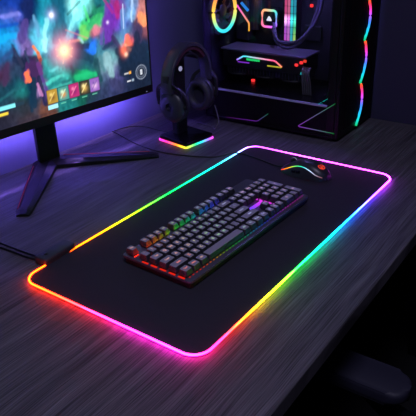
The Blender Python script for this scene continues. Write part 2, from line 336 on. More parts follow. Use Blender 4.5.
STROKES = [((0.3587,0.2966),(0.3693,0.2542),0.013,(20,32,78)),((0.3753,0.2507),(0.3878,0.2124),0.0104,(72,57,122)),((0.3492,0.2623),(0.3441,0.2163),0.0039,(95,155,195)),((0.3167,0.2462),(0.3293,0.1905),0.0081,(140,225,230)),((0.3354,0.2033),(0.3286,0.1786),0.0054,(150,230,230)),((0.2972,0.2615),(0.3171,0.2117),0.0043,(60,160,185)),((0.2817,0.2866),(0.2763,0.2166),0.0168,(18,80,105)),((0.2868,0.223),(0.297,0.1966),0.0112,(25,100,120)),((0.2366,0.2807),(0.2315,0.238),0.0093,(150,235,235)),((0.2205,0.2505),(0.2526,0.2175),0.0073,(120,215,220)),((0.4321,0.2723),(0.3867,0.2722),0.0048,(112,117,202)),((0.4368,0.2494),(0.3963,0.2495),0.0048,(20,70,165)),((0.4424,0.222),(0.4013,0.2238),0.0072,(20,150,215)),((0.4464,0.1782),(0.4173,0.1952),0.005,(40,70,120)),((0.4156,0.2039),(0.4158,0.1767),0.0038,(36,38,70)),((0.3809,0.193),(0.3903,0.1717),0.0031,(46,46,85)),((0.4162,0.1745),(0.3825,0.1562),0.01,(26,34,60)),((0.3833,0.1516),(0.3523,0.1405),0.0104,(68,36,88)),((0.3692,0.1392),(0.3698,0.1056),0.013,(38,28,60)),((0.3672,0.105),(0.3567,0.053),0.0059,(60,50,100)),((0.3779,0.1075),(0.3946,0.0476),0.0068,(16,42,64)),((0.3653,0.0997),(0.3642,0.0748),0.0027,(190,140,190)),((0.3543,0.0824),(0.353,0.0571),0.0034,(110,70,170)),((0.3859,0.138),(0.392,0.1203),0.0052,(235,110,80)),((0.3481,0.1007),(0.2943,0.1086),0.0054,(70,190,175)),((0.3405,0.0791),(0.2734,0.0888),0.0042,(60,160,150)),((0.4693,0.0909),(0.4015,0.1129),0.0036,(30,85,95)),((0.2485,0.1686),(0.2057,0.1657),0.009,(20,42,64)),((0.2566,0.1554),(0.2046,0.1302),0.0174,(24,56,78)),((0.2538,0.135),(0.2013,0.1091),0.012,(28,78,92)),((0.2147,0.209),(0.2082,0.1908),0.012,(100,185,90)),((0.2307,0.2044),(0.2388,0.1912),0.006,(45,60,130)),((0.1993,0.2089),(0.1574,0.2366),0.0077,(50,160,100)),((0.2025,0.2288),(0.1541,0.2603),0.0036,(20,60,66)),((0.1815,0.2449),(0.1429,0.2491),0.0062,(30,120,90)),((0.174,0.2098),(0.1767,0.1905),0.0077,(195,110,130)),((0.1934,0.1634),(0.1893,0.1476),0.0093,(35,110,225)),((0.2579,0.1849),(0.2277,0.1844),0.0035,(205,125,115)),((0.227,0.1892),(0.2194,0.1781),0.0036,(140,190,200)),((0.257,0.0954),(0.1941,0.092),0.009,(30,165,105)),((0.1866,0.1215),(0.1803,0.0732),0.008,(20,58,68)),((0.2612,0.1265),(0.2645,0.0868),0.0044,(20,58,66)),((0.1302,0.2474),(0.1407,0.1692),0.016,(95,45,150)),((0.1025,0.2583),(0.1068,0.2242),0.0082,(150,35,105)),((0.1237,0.1713),(0.1098,0.1482),0.0073,(48,34,76)),((0.0858,0.2312),(0.0877,0.1599),0.0102,(85,125,175)),((0.0485,0.2562),(0.0583,0.2017),0.0027,(175,205,235)),((0.0334,0.203),(0.032,0.1502),0.0105,(58,48,82)),((0.0762,0.1684),(0.0796,0.1401),0.0085,(245,110,85)),((0.0858,0.1465),(0.0698,0.133),0.0051,(255,170,140)),((0.0217,0.2117),(0.0133,0.1895),0.014,(235,140,95)),((0.045,0.163),(0.0415,0.1304),0.014,(28,36,60)),((0.1117,0.1329),(0.0127,0.1251),0.0136,(24,38,60)),((0.1011,0.107),(0.0079,0.0995),0.017,(22,36,58)),((0.0978,0.0767),(0.003,0.0735),0.0175,(22,34,54)),((0.1525,0.1303),(0.139,0.0801),0.0128,(125,165,172)),((0.1725,0.129),(0.1639,0.096),0.0064,(70,115,125)),((0.1563,0.1516),(0.129,0.1569),0.0066,(30,50,80)),((0.1411,0.0645),(0.1168,0.0371),0.0136,(48,50,85)),((0.2975,0.0892),(0.2718,0.0986),0.0044,(28,90,95)),((0.3258,0.1301),(0.3017,0.1348),0.0042,(80,190,190)),((0.4392,0.1631),(0.4522,0.1244),0.0075,(60,40,72))]

s0, s1, v0, v1 = .0048, SW-.005, .0215, SH-.006
NU, NV = 330, 184
S_, V_ = np.meshgrid(np.linspace(s1, s0, NU), np.linspace(v0, v1, NV))
rng = np.random.RandomState(5)
def vnoise(sx, sv_):
    g = rng.rand(int(.8/sv_)+4, int(.8/sx)+4); a = V_/sv_; b = S_/sx
    i, j = a.astype(int), b.astype(int); fa, fb = a-i, b-j; fa = fa*fa*(3-2*fa); fb = fb*fb*(3-2*fb)
    return (g[i, j]*(1-fa)+g[i+1, j]*fa)*(1-fb)+(g[i, j+1]*(1-fa)+g[i+1, j+1]*fa)*fb-.5
ws = .014*vnoise(.020, .022)+.004*vnoise(.009, .009); wv = .014*vnoise(.020, .026)+.004*vnoise(.009, .012)
Sx, Vx = S_+ws, V_+wv
num = np.zeros(S_.shape+(3,)); den = np.full(S_.shape, 1e-9)
for s, v, r, g, b, sg, w in BLOBS:
    sg = sg*.95
    k = w*np.exp(-((Sx-s)**2+(Vx-v)**2)/(2*sg*sg))+w*2e-4/(1+((Sx-s)**2+(Vx-v)**2)/4e-4)**2
    num += k[..., None]*np.array(lin((r, g, b))); den += k
img = num/den[..., None]
img *= (1+.35*vnoise(.008, .014)+.2*vnoise(.005, .005))[..., None]
img = np.clip(img, 0, 1)**1.06
def over(a, c, k=1.0):
    global img
    a = np.clip(a, 0, 1)[..., None]; img = img*(1-a)+np.array(lin(c))*k*a
def g2(s, v, r, ry=None): return np.exp(-(((S_-s)/r)**2+((V_-v)/(ry or r))**2))
def rect(sa, sb, va, vb, f=.0014):
    return np.clip((S_-sb)/f+.5, 0, 1)*np.clip((sa-S_)/f+.5, 0, 1)*np.clip((V_-va)/f+.5, 0, 1)*np.clip((vb-V_)/f+.5, 0, 1)
def seg(a, b, w):
    ax, ay = a; dx, dy = b[0]-ax, b[1]-ay; t = np.clip(((S_-ax)*dx+(V_-ay)*dy)/(dx*dx+dy*dy+1e-12), 0, 1)
    q = np.hypot(S_-ax-t*dx, V_-ay-t*dy); return np.clip((w-q)/.0016+.5, 0, 1)
# figures, rocks, trunks and ground laid over the soft masses
for p, q, w, c in STROKES:
    ax, ay = p; dx, dy = q[0]-ax, q[1]-ay; jx, jy = S_+ws*.55, V_+wv*.55
    tt = np.clip(((jx-ax)*dx+(jy-ay)*dy)/(dx*dx+dy*dy+1e-12), 0, 1)
    dd = np.hypot(jx-ax-tt*dx, jy-ay-tt*dy)/(1-.35*abs(tt-.4))
    over(np.clip((w-dd)/.006+.5, 0, 1)*.8, c)
img *= (1+.3*vnoise(.005, .009))[..., None]
# burst of light
over(g2(.281, .170, .034)*.7, (215, 110, 170)); over(g2(.280, .170, .024)*.9, (245, 165, 170)); over(g2(.277, .166, .017), (255, 195, 130)); over(g2(.279, .168, .011), (255, 240, 200))
for a in range(7):
    an = a*.93+.3; over(seg((.278, .168), (.278+(.024+.006*(a%3))*math.cos(an), .168+(.024+.006*(a%2))*math.sin(an)), .0022)*.3, (255, 190, 170))
over(g2(.301, .255, .014)*.6, (150, 160, 220)); over(g2(.301, .255, .006), (255, 245, 250))
# horned figure seen from behind
for a, b, w, c in (((.362, .193), (.352, .176), .0035, (225, 120, 50)), ((.352, .176), (.3485, .160), .0045, (200, 95, 50)), ((.3485, .160), (.352, .148), .004, (120, 50, 60)),
                   ((.412, .196), (.404, .172), .0032, (40, 45, 75)), ((.404, .172), (.398, .155), .0045, (40, 45, 70)), ((.386, .186), (.380, .160), .003, (45, 55, 85)),
                   ((.372, .150), (.366, .125), .011, (60, 36, 78)), ((.356, .150), (.352, .128), .006, (92, 48, 112)), ((.374, .118), (.383, .055), .006, (20, 44, 66)),
                   ((.360, .118), (.352, .052), .006, (28, 34, 62)), ((.366, .105), (.358, .075), .003, (170, 110, 160)), ((.352, .12), (.340, .07), .004, (76, 52, 120)), ((.392, .135), (.386, .118), .006, (235, 110, 70))):
    over(seg(a, b, w)*.85, c)
# green creature's wing edge, violet figure, falls of light
over(seg((.266, .215), (.205, .185), .0022)*.4, (200, 120, 130)); over(seg((.255, .25), (.215, .275), .003)*.5, (20, 70, 70)); over(seg((.205, .262), (.195, .225), .004)*.5, (70, 215, 110))
over(seg((.141, .27), (.118, .235), .004)*.6, (150, 40, 120)); over(seg((.158, .20), (.164, .165), .005)*.5, (96, 60, 160)); over(g2(.137, .213, .004), (215, 190, 240))
over(seg((.082, .25), (.086, .19), .0016)*.7, (185, 205, 240)); over(g2(.093, .135, .010, .014), (245, 110, 85)); over(g2(.086, .122, .006), (255, 190, 160))
over(g2(.232, .098, .03, .008)*.7, (30, 175, 110))
# read-outs
over(rect(.4745, .318, .0235, .030)*.25, (30, 30, 50))
over(rect(.482, .4335, .0655, .0745), (120, 215, 225)); over(rect(.482, .4555, .0525, .0590), (225, 190, 60)); over(rect(.4335, .41, .066, .074)*.4, (30, 60, 80))
for k, (c1, c2, c3) in enumerate((((190, 150, 60), (110, 70, 40), (225, 195, 110)), ((70, 160, 150), (225, 140, 60), (190, 225, 190)), ((190, 50, 120), (120, 40, 100), (235, 120, 160)), ((60, 55, 50), (215, 175, 90), (240, 220, 150)), ((150, 100, 190), (235, 190, 230), (90, 60, 140)))):
    a = .3455-k*.0328; b = a-.0295; va, vb = .0485, .0825
    over(rect(a+.001, b-.001, va-.001, vb+.001), (24, 28, 44)); over(rect(a, b, va, vb), c1, .72)
    over(g2((a+b)/2, (va+vb)/2-.002, .008)*.9, c2, .8); over(g2((a+b)/2+.003, (va+vb)/2+.005, .0045)*.9, c3); over(seg((a-.006, va+.007), (b+.008, vb-.008), .0016)*.6, c3)
    over(rect(a-.004, b+.010, .0405, .0435)*.6, (110, 205, 170))
over(rect(.3465, .3182, .0345, .0455), (150, 215, 235))
ring = np.hypot(S_-.0378, V_-.0642)
over(np.clip((.0205-ring)/.0015, 0, 1)*.85, (36, 42, 58)); over(np.clip((.0017-abs(ring-.019))/.001+.3, 0, 1)*.7, (130, 140, 160)); over(np.clip((.0013-abs(ring-.0135))/.001+.3, 0, 1)*.45, (120, 130, 150))
over(rect(.0415, .034, .057, .0715)*.9, (205, 210, 220)); over(rect(.0392, .0365, .060, .0685)*.6, (60, 66, 84))
over(rect(.098, .083, .0688, .0725)*.8, (200, 200, 205)); over(rect(.0815, .074, .067, .0745)*.9, (230, 160, 60)); over(rect(.0905, .077, .0470, .0505)*.8, (205, 205, 215)); over(rect(.0735, .066, .046, .052)*.8, (150, 170, 190))
img = np.clip(img, 0, 1)
vs = np.stack([SW/2-S_.ravel(), np.full(S_.size, -.0008), z0+V_.ravel()], 1)
idx = np.arange(NU*NV).reshape(NV, NU)
fs = np.stack([idx[:-1, :-1].ravel(), idx[:-1, 1:].ravel(), idx[1:, 1:].ravel(), idx[1:, :-1].ravel()], 1)
me = bpy.data.meshes.new('screen'); me.from_pydata(vs.tolist(), [], fs.tolist()); me.update()
at = me.color_attributes.new('led', 'FLOAT_COLOR', 'POINT')
at.data.foreach_set('color', np.concatenate([img.reshape(-1, 3), np.ones((img.shape[0]*img.shape[1], 1))], 1).astype(np.float32).ravel())
me.materials.append(M['screen'])
o = bpy.data.objects.new('screen', me); COL.objects.link(o); o.parent = mo; o['label'] = 'lit display with a fantasy battle and game read-outs'
bm = new(); prism(bm, rrect(.020, .0032, .0015, 4), 0, .0006, M=Matrix.Translation((SW/2-.2617, -.0026, z0+.0085)) @ Matrix.Rotation(R(90), 4, 'X'))
obj('maker_mark', bm, M['steel'], mo)
bm = new(); prism(bm, rrect(.004, .002, .0009, 4), 0, .0006, M=Matrix.Translation((SW/2-.0245, -.0026, z0+.006)) @ Matrix.Rotation(R(90), 4, 'X'))
obj('power_light', bm, M['led_badge'], mo)
# LED bar on the back, washing the wall
obj('rear_light_bar', bx(-SW/2+.03, SW/2-.025, .0305, .034, z0+.055, z0+.063), M['led_back'], mo)
# neck and V-shaped foot
bm = new(); prism(bm, [(-.030, .030), (.030, .030), (.026, .048), (-.026, .048)], .004, z0+.16, .002)
prism(bm, rrect(.10, .10, .01, 4), 0, .012, .002, 1, Matrix.Translation((0, .042, z0+.20)) @ Matrix.Rotation(R(90), 4, 'X'))
obj('neck', bm, M['monitor'], mo, smooth='auto')
for s in (-1, 1):
    a, b = Vector((s*.006, .044)), Vector((.226, -.138) if s > 0 else (-.208, -.160))
    t = (b-a).normalized(); nn = Vector((-t.y, t.x))
    bm = new()
    secs = []
    for k, (w, h) in ((0, (.032, .021)), (.5, (.025, .016)), (.94, (.018, .0105)), (1.0, (.014, .006))):
        c = a.lerp(b, k)
        secs.append([bm.verts.new((c.x+nn.x*q*w, c.y+nn.y*q*w, z)) for q, z in ((-1, 0.0005), (-1, h*.55), (-.45, h), (.45, h), (1, h*.55), (1, .0005))])
    for A, B in zip(secs, secs[1:]):
        for j in range(6): bm.faces.new((A[j], A[(j+1) % 6], B[(j+1) % 6], B[j]))
    bm.faces.new(secs[0]); bm.faces.new(secs[-1])
    ft = obj('foot', bm, M['monitor'], mo)
    q = s*1.0                                     # red line along the outer top edge
    pts = [(a.lerp(b, k).x+nn.x*q*w*.8, a.lerp(b, k).y+nn.y*q*w*.8, h*.75+.0012) for k, (w, h) in ((.12, (.0305, .020)), (.5, (.025, .016)), (.92, (.0183, .011)))]
    bm = new(); tube(bm, pts, .0011, 6); obj('accent_line', bm, M['red'], ft)

# ------------------------------------------------------------------ keyboard
KW, KD, KA = .4150, .166, R(-2.4)
kb = empty('keyboard', (.3430, .1805, .0061), KA)
tag(kb, 'full-size black mechanical keyboard with rainbow backlight lying on the mat', 'keyboard')
bm = new(); prism(bm, rrect(KW-.006, KD-.006, .006, 4), .002, .0135, .0015, 1); obj('case', bm, M['matte'], kb, smooth='auto')
bm = new(); prism(bm, rrect(KW, KD, .005, 5), .0135, .0185, .0012, 2); obj('top_plate', bm, M['plate'], kb, smooth='auto')
for x in (-.18, .18):
    for y in (-.07, .07):
        obj('rubber_foot', bx(x-.012, x+.012, y-.005, y+.005, .0002, .0022), M['rubber'], kb)
UX, UY = .01815, .0234
X0 = -11.25*UX; YR = [-.0610+UY*i for i in range(5)]; YF = .0670       # rows: ctrl, shift, caps, tab, numbers; then the F row
KB = [(0, (255, 40, 22)), (.10, (255, 52, 22)), (.19, (240, 120, 24)), (.27, (150, 200, 30)), (.34, (40, 220, 50)), (.44, (30, 220, 130)), (.53, (40, 150, 235)), (.63, (60, 70, 250)), (.72, (130, 60, 250)), (.82, (225, 50, 220)), (1, (215, 60, 200))]
KEYS = []   # (kind, x in units, row, width, height in rows, legend)
def row(r, x, keys, kind='letter_key'):
    for it in keys:
        if isinstance(it, (int, float)): x += it; continue
        if isinstance(it, tuple): leg, w, kd = it
        else: leg, w, kd = it, 1, kind
        KEYS.append((kd, x, r, w, 1, leg)); x += w
row(5, 0, [('Esc', 1, 'escape_key'), 1, 'F1', 'F2', 'F3', 'F4', .5, 'F5', 'F6', 'F7', 'F8', .5, 'F9', 'F10', 'F11', 'F12'], 'function_key')
row(4, 0, ['`']+list('1234567890-=')+[('Back', 2, 'backspace_key')], 'number_key')
row(3, 0, [('Tab', 1.5, 'tab_key')]+list('QWERTYUIOP[]')+[('\\', 1.5, 'letter_key')])
row(2, 0, [('Caps', 1.75, 'caps_lock_key')]+list("ASDFGHJKL;'")+[('Enter', 2.25, 'enter_key')])
row(1, 0, [('Shift', 2.25, 'shift_key')]+list('ZXCVBNM,./')+[('Shift', 2.75, 'shift_key')])
row(0, 0, [('Ctrl', 1.25, 'modifier_key'), ('Win', 1.25, 'modifier_key'), ('Alt', 1.25, 'modifier_key'), ('', 6.25, 'space_bar'), ('Alt', 1.25, 'modifier_key'), ('Fn', 1.25, 'modifier_key'), ('Menu', 1.25, 'modifier_key'), ('Ctrl', 1.25, 'modifier_key')])
row(5, 15.25, ['Prt', 'Scr', 'Brk'], 'system_key'); row(4, 15.25, ['Ins', 'Hm', 'PgU'], 'system_key'); row(3, 15.25, ['Del', 'End', 'PgD'], 'system_key')
row(1, 16.25, ['\u2191'], 'arrow_key'); row(0, 15.25, ['\u2190', '\u2193', '\u2192'], 'arrow_key')
row(4, 18.5, ['Num', '/', '*', '-'], 'numpad_key'); row(3, 18.5, list('789'), 'numpad_key'); row(2, 18.5, list('456'), 'numpad_key'); row(1, 18.5, list('123'), 'numpad_key')
KEYS += [('numpad_key', 21.5, 2, 1, 2, '+'), ('numpad_key', 21.5, 0, 1, 2, 'Ent'), ('numpad_key', 18.5, 0, 2, 1, '0'), ('numpad_key', 20.5, 0, 1, 1, '.')]

key_cache, leg_cache = {}, {}
def key_mesh(w, h):
    if (w, h) not in key_cache:
        bm = new(); a, b = w*UX-.0022, (h*UY-.0042)
        secs = []
        for k, (z, ins, r) in enumerate(((.0, 0, .0012), (.0008, -.0001, .0014), (.0098, .0019, .0022), (.0106, .0024, .0026), (.0107, .0034, .0022))):
            secs.append([bm.verts.new((x, y+(.0006 if k > 1 else 0), z)) for x, y in rrect(a-2*ins, b-2*ins, r, 3)])
        for A, B in zip(secs, secs[1:]):
            m = len(A)
            for j in range(m): bm.faces.new((A[j], A[(j+1) % m], B[(j+1) % m], B[j]))
        bm.faces.new(list(reversed(secs[0]))); bm.faces.new(secs[-1])
        bmesh.ops.recalc_face_normals(bm, faces=bm.faces)
        me = bpy.data.meshes.new('keycap'); bm.to_mesh(me); bm.free()
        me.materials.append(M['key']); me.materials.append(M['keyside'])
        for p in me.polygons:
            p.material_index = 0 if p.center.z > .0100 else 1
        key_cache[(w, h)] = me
    return key_cache[(w, h)]
def legend_mesh(t):
    if t not in leg_cache:
        cu = bpy.data.curves.new('legend', 'FONT'); cu.body = t; cu.size = .0086 if len(t) == 1 else .0058
        cu.align_x = 'CENTER'; cu.align_y = 'CENTER'; cu.extrude = .0001; cu.resolution_u = 3
        ob = bpy.data.objects.new('legend_text', cu); COL.objects.link(ob)
        bpy.context.view_layer.update()
        me = bpy.data.meshes.new_from_object(ob.evaluated_get(bpy.context.evaluated_depsgraph_get()))
        bpy.data.objects.remove(ob); bpy.data.curves.remove(cu)
        leg_cache[t] = me
    return leg_cache[t].copy()
for kind, x, r, w, h, leg in KEYS:
    cx = X0+(x+w/2)*UX; cy = (YF if r == 5 else YR[r])+(h-1)*UY/2
    o = bpy.data.objects.new(kind, key_mesh(w, h)); COL.objects.link(o); o.parent = kb; o.location = (cx, cy, .0222)
    if leg:
        me = legend_mesh(leg); c = ramp(KB, (cx+KW/2)/KW)
        c = tuple(.35*v+.32 for v in c) if r > 1 or cx > -.15 else tuple(.6*v+.18 for v in c)
        at = me.color_attributes.new('led', 'FLOAT_COLOR', 'POINT')
        for q in range(len(me.vertices)): at.data[q].color = c+(1,)
        me.materials.clear(); me.materials.append(M['led_leg'])
        l = bpy.data.objects.new('legend', me); COL.objects.link(l); l.parent = o; l.location = (0, .0006, .0108)
# switch stems under the caps and the light that leaks out between them
bm = new()
for kind, x, r, w, h, leg in KEYS:
    cx = X0+(x+w/2)*UX; cy = (YF if r == 5 else YR[r])+(h-1)*UY/2
    box(bm, (cx, cy, .0206), (.0125, .0135, .0044))
tag(obj('key_switch', bm, M['keyside'], kb), kind='stuff')
def strip(name, x0, x1, y0, y1, n, k=1.0, gap=.25):
    bm = new(); horiz = (x1-x0) > (y1-y0)
    for i in range(n):
        if horiz: a = x0+(x1-x0)*(i+gap/2)/n; b = x0+(x1-x0)*(i+1-gap/2)/n; bx(a, b, y0, y1, .0187, .0200, bm=bm)
        else: a = y0+(y1-y0)*(i+gap/2)/n; b = y0+(y1-y0)*(i+1-gap/2)/n; bx(x0, x1, a, b, .0187, .0200, bm=bm)
    o = obj(name, bm, M['led_kb'], kb)
    color_points(o, lambda p: tuple(v*k for v in ramp(KB, (p.x+KW/2)/KW)))
    return o
ye = YR[4]+UY/2; yf = YF-UY/2
strip('backlight', X0+.5*UX, X0+15.2*UX, ye-.0005, ye+.0034, 15, 22.0)
strip('backlight', X0-.0024, X0+.0008, YR[0]-.010, YR[4]+.004, 5, .45, .35)
strip('backlight', X0+.0002, X0+.9*UX, YF-.0115, YF-.0105, 1, 1.3)
strip('backlight', X0+.2*UX, X0+22.4*UX, YR[0]-UY/2+.0008, YR[0]-UY/2+.0018, 40, .3, .6)
strip('backlight', X0+15.35*UX, X0+18.2*UX, YR[2]-.004, YR[2]+.005, 5, .8, .1)
strip('backlight', X0+18.2*UX, X0+18.42*UX, YR[0], YR[4], 8, .7, .4)
for r in range(1, 5):
    strip('backlight', X0+.3*UX, X0+22.3*UX, YR[r]-UY/2-.0007, YR[r]-UY/2+.0007, 44, .16, .55)
# status lights above the number pad
for k in range(3):
    bm = new(); lathe(bm, [(.0011, 0), (.0011, .0005)], 10); obj('status_light', bm, M['led_badge'], kb, (X0+(15.9+k*.9)*UX, YF+.0125, .0185))

# ------------------------------------------------------------------ mouse
ms = empty('gaming_mouse', (.683, .167, .0050), R(-2))       # local +y is the cable end
tag(ms, 'black gaming mouse with rainbow side light and red emblem on the mat', 'mouse')
def msec(t):
    """t 0 tail .. 1 nose -> (y, half width, height, base half width)"""
    y = -.065+.130*t
    e = math.sin(math.pi*min(1, max(0, t)))**.42 if 0 < t < 1 else .12
    w = (.0315-.0045*math.sin(math.pi*t)**2+.002*(1-t))*max(e, .3)
    h = .0405*(1-((t-.36)/.78)**2*.95)*max(e**.8, .25)
    return y, w, h
NS, NP = 28, 24
def mpt(t, a, off=0.0):
    y, w, h = msec(t); c, s = math.cos(a), math.sin(a)
    q = 2.6
    x = math.copysign(abs(c)**(2/q), c)*w; z = abs(s)**(2/q)*h
    flare = 1+.10*(1-min(1, z/.02))
    n = Vector((c/max(w, .01), 0, s/max(h, .01))).normalized()
    return Vector((x*flare, y, .0015+z))+n*off
bm = new(); rings = []
for i in range(NS+1):
    t = .004+.992*i/NS
    rings.append([bm.verts.new(mpt(t, math.pi*j/NP)) for j in range(NP+1)])
for A, B in zip(rings, rings[1:]):
    for j in range(NP): bm.faces.new((A[j], A[j+1], B[j+1], B[j]))
    bm.faces.new((A[0], B[0], B[NP], A[NP]))
bm.faces.new(rings[0]); bm.faces.new(list(reversed(rings[-1])))
obj('shell', bm, M['mouse'], ms, smooth='auto')
def patch(ta, tb_, aa, ab, off, nt=14, na=8):
    bm = new(); lay = []
    for o_ in (off, -.0006):
        lay.append([[bm.verts.new(mpt(ta+(tb_-ta)*i/nt, aa+(ab-aa)*j/na, o_)) for j in range(na+1)] for i in range(nt+1)])
    T, B = lay
    for i in range(nt):
        for j in range(na):
            bm.faces.new((T[i][j], T[i][j+1], T[i+1][j+1], T[i+1][j])); bm.faces.new((B[i][j], B[i+1][j], B[i+1][j+1], B[i][j+1]))
    for i in range(nt):
        bm.faces.new((T[i][0], T[i+1][0], B[i+1][0], B[i][0])); bm.faces.new((T[i][na], B[i][na], B[i+1][na], T[i+1][na]))
    for j in range(na):
        bm.faces.new((T[0][j], B[0][j], B[0][j+1], T[0][j+1])); bm.faces.new((T[nt][j], T[nt][j+1], B[nt][j+1], B[nt][j]))
    return bm
obj('click_button', patch(.56, .965, R(97), R(140), .0009), M['mouse'], ms, smooth='auto')
obj('click_button', patch(.56, .965, R(40), R(83), .0009), M['mouse'], ms, smooth='auto')
for t in (.50, .60):
    obj('side_button', patch(t, t+.085, R(158), R(167), .0012, 4, 3), M['gloss'], ms, smooth='auto')
bm = new(); lathe(bm, [(.006, -.003), (.0085, -.0022), (.0085, .0022), (.006, .003)], 24, Matrix.Translation((0, .032, .0255+.004)) @ Matrix.Rotation(R(90), 4, 'Y'))
wh = obj('scroll_wheel', bm, M['rubber'], ms, smooth='auto')
bm = new(); lathe(bm, [(.0087, -.0007), (.0089, 0), (.0087, .0007)], 24, Matrix.Translation((0, .032, .0255+.004)) @ Matrix.Rotation(R(90), 4, 'Y'))
obj('wheel_glint', bm, M['led_badge'], wh)  # glowing band stands in for the white highlight on the wheel
ML = [(0, (110, 60, 70)), (.12, (120, 105, 120)), (.27, (180, 195, 235)), (.42, (60, 190, 210)), (.55, (30, 215, 130)), (.70, (130, 215, 50)), (.82, (255, 150, 30)), (1, (255, 60, 30))]
for s in (1, -1):
    pts = []
    for k in range(15):
        t = .08+.86*k/14
        a = R(20)+R(20)*math.sin(math.pi*min(1, max(0, (k/14-.12)/.88))**1.0)+R(2)
        pts.append(mpt(t, math.pi-a if s == 1 else a, .0004))
    bm = new(); tube(bm, pts, .0011, 8); o = obj('side_light', bm, M['led_mouse'], ms, smooth=True)
    color_points(o, lambda p: ramp(ML, (p.y+.055)/.11))
# red round emblem on the palm rest
EM = Matrix.Translation((-.002, -.043, msec(.17)[2]+.0012)) @ Matrix.Rotation(R(20), 4, 'X')
bm = new(); tube(bm, [EM @ Vector((.0082*math.cos(a), .0082*math.sin(a), .0002)) for a in [2*math.pi*i/28 for i in range(28)]], .0009, 6, True)
for ph in (0, 2.09, 4.19):
    tube(bm, [EM @ Vector((r*math.cos(ph+r*330), r*math.sin(ph+r*330), .0004)) for r in [.0012+.0005*i for i in range(12)]], .0010, 6)
obj('emblem', bm, M['led_emblem'], ms, label='glowing red ring emblem')
MI = (Matrix.Translation(ms.location) @ Matrix.Rotation(R(-2), 4, 'Z')).inverted()
pts = [(.6855, .229, .014), (.6885, .245, .0095), (.695, .275, .0088), (.7035, .307, .0088), (.711, .345, .0088), (.711, .368, .0098), (.703, .388, .0098), (.683, .415, .003), (.664, .440, .0022), (.640, .50, .0022), (.627, .573, .0022), (.633, .64, .0022), (.650, .705, .0022), (.672, .765, .0022), (.684, wall_y(.684)-.008, .0022)]
bm = new(); tube(bm, [MI @ p for p in spline(pts, 8)], .0018, 8); obj('mouse_cable', bm, M['cable'], ms, smooth=True)

# ------------------------------------------------------------------ headset stand
st = empty('headset_stand', (.745, .575, 0), R(-9))
tag(st, 'black pillar headset stand with a rainbow underlit square base', 'headset stand')
bm = new(); prism(bm, rrect(.108, .110, .006, 4), .0056, .0165, .002, 2); obj('base', bm, M['gloss'], st, smooth='auto')
bm = new()
edge = [(x, y, .0034) for x, y in rrect(.110, .112, .006, 4)]; dn = []
for a, b in zip(edge, edge[1:]+edge[:1]):
    A, B = Vector(a), Vector(b); n = max(1, int((B-A).length/.006)); dn += [A.lerp(B, k/n) for k in range(n)]
sweep(bm, dn, [(-.0022, -.0022), (.0012, -.0022), (.0012, .0022), (-.0022, .0022)], True)
o = obj('light_strip', bm, M['led_stand'], st)
SL = [(0, (240, 50, 210)), (.035, (250, 50, 140)), (.065, (255, 120, 40)), (.095, (240, 210, 50)), (.106, (200, 225, 60)), (.135, (40, 215, 120)), (.16, (40, 190, 225)), (.185, (150, 90, 250)), (.206, (240, 70, 220))]
def stand_led(p):                                 # runs from the far left corner round the near one to the right corner
    if p.x < -.0505: t = (.056-p.y)*.93
    elif p.y < -.0515: t = .104+(p.x+.055)*.91
    else: t = .0
    return ramp(SL, t)
color_points(o, stand_led)
bm = new(); prism(bm, rrect(.040, .024, .004, 4), .015, .238, .001, 1); pil = obj('pillar', bm, M['plastic'], st, (.004, .028, 0), smooth='auto')
bm = new(); lathe(bm, [(.0068, 0), (.0068, .0009), (.006, .0013)], 28, Matrix.Translation((.002, -.0118, .199)) @ Matrix.Rotation(R(90), 4, 'X'))
obj('badge', bm, M['led_badge'], pil, label='pale round light-up badge')
bm = new(); sweep(bm, spline([(.004+.036*math.sin(a), 0, .2465+.028*math.cos(a)-.0125) for a in [R(-70+14*i) for i in range(11)]], 2), [(-.003, -.022), (.003, -.022), (.003, .022), (-.003, .022)], up=(0, 1, 0))
obj('saddle', bm, M['matte'], st, (.013, .014, -.0205), smooth='auto')
SI = (Matrix.Translation(st.location) @ Matrix.Rotation(R(-9), 4, 'Z')).inverted()
pts = [(.752, .622, .006), (.758, .65, .0045), (.760, .69, .002), (.764, .735, .002), (.752, .775, .002), (.72, .796, .002), (.690, .800, .002)]
bm = new(); tube(bm, [SI @ p for p in spline(pts, 8)], .0017, 8); obj('stand_cable', bm, M['cable'], st, smooth=True)

# ------------------------------------------------------------------ headset
hs = empty('headset', (.764, .576, .062), R(-1))  # local z = 0 at the bottom of the cups
tag(hs, 'black over-ear gaming headset hanging on the lit stand', 'headset')
def arch(k, drop=0.0):                            # k -1 .. 1 along the band
    a = k*R(100); return Vector(((.089-drop)*math.sin(a), 0, .106+(.097-drop)*math.cos(a)))
ks = [-1+i/14 for i in range(29)]
flat = [(b, a) for a, b in ((-.018, -.0045), (-.015, -.0055), (.015, -.0055), (.018, -.0045), (.018, .003), (.015, .0048), (-.015, .0048), (-.018, .003))]
bm = new(); sweep(bm, [arch(k) for k in ks], flat, up=(0, 1, 0))
obj('headband', bm, M['shell'], hs, smooth='auto')
bm = new(); sweep(bm, [arch(-.52+1.04*i/16, .0105) for i in range(17)], [(a, b) for a, b in ((-.004, -.015), (-.0055, -.009), (-.006, 0), (-.0055, .009), (-.004, .015), (.004, .0155), (.004, -.0155))], up=(0, 1, 0))
obj('headband_pad', bm, M['maroon'], hs, smooth='auto', label='dark red padding under the headband')
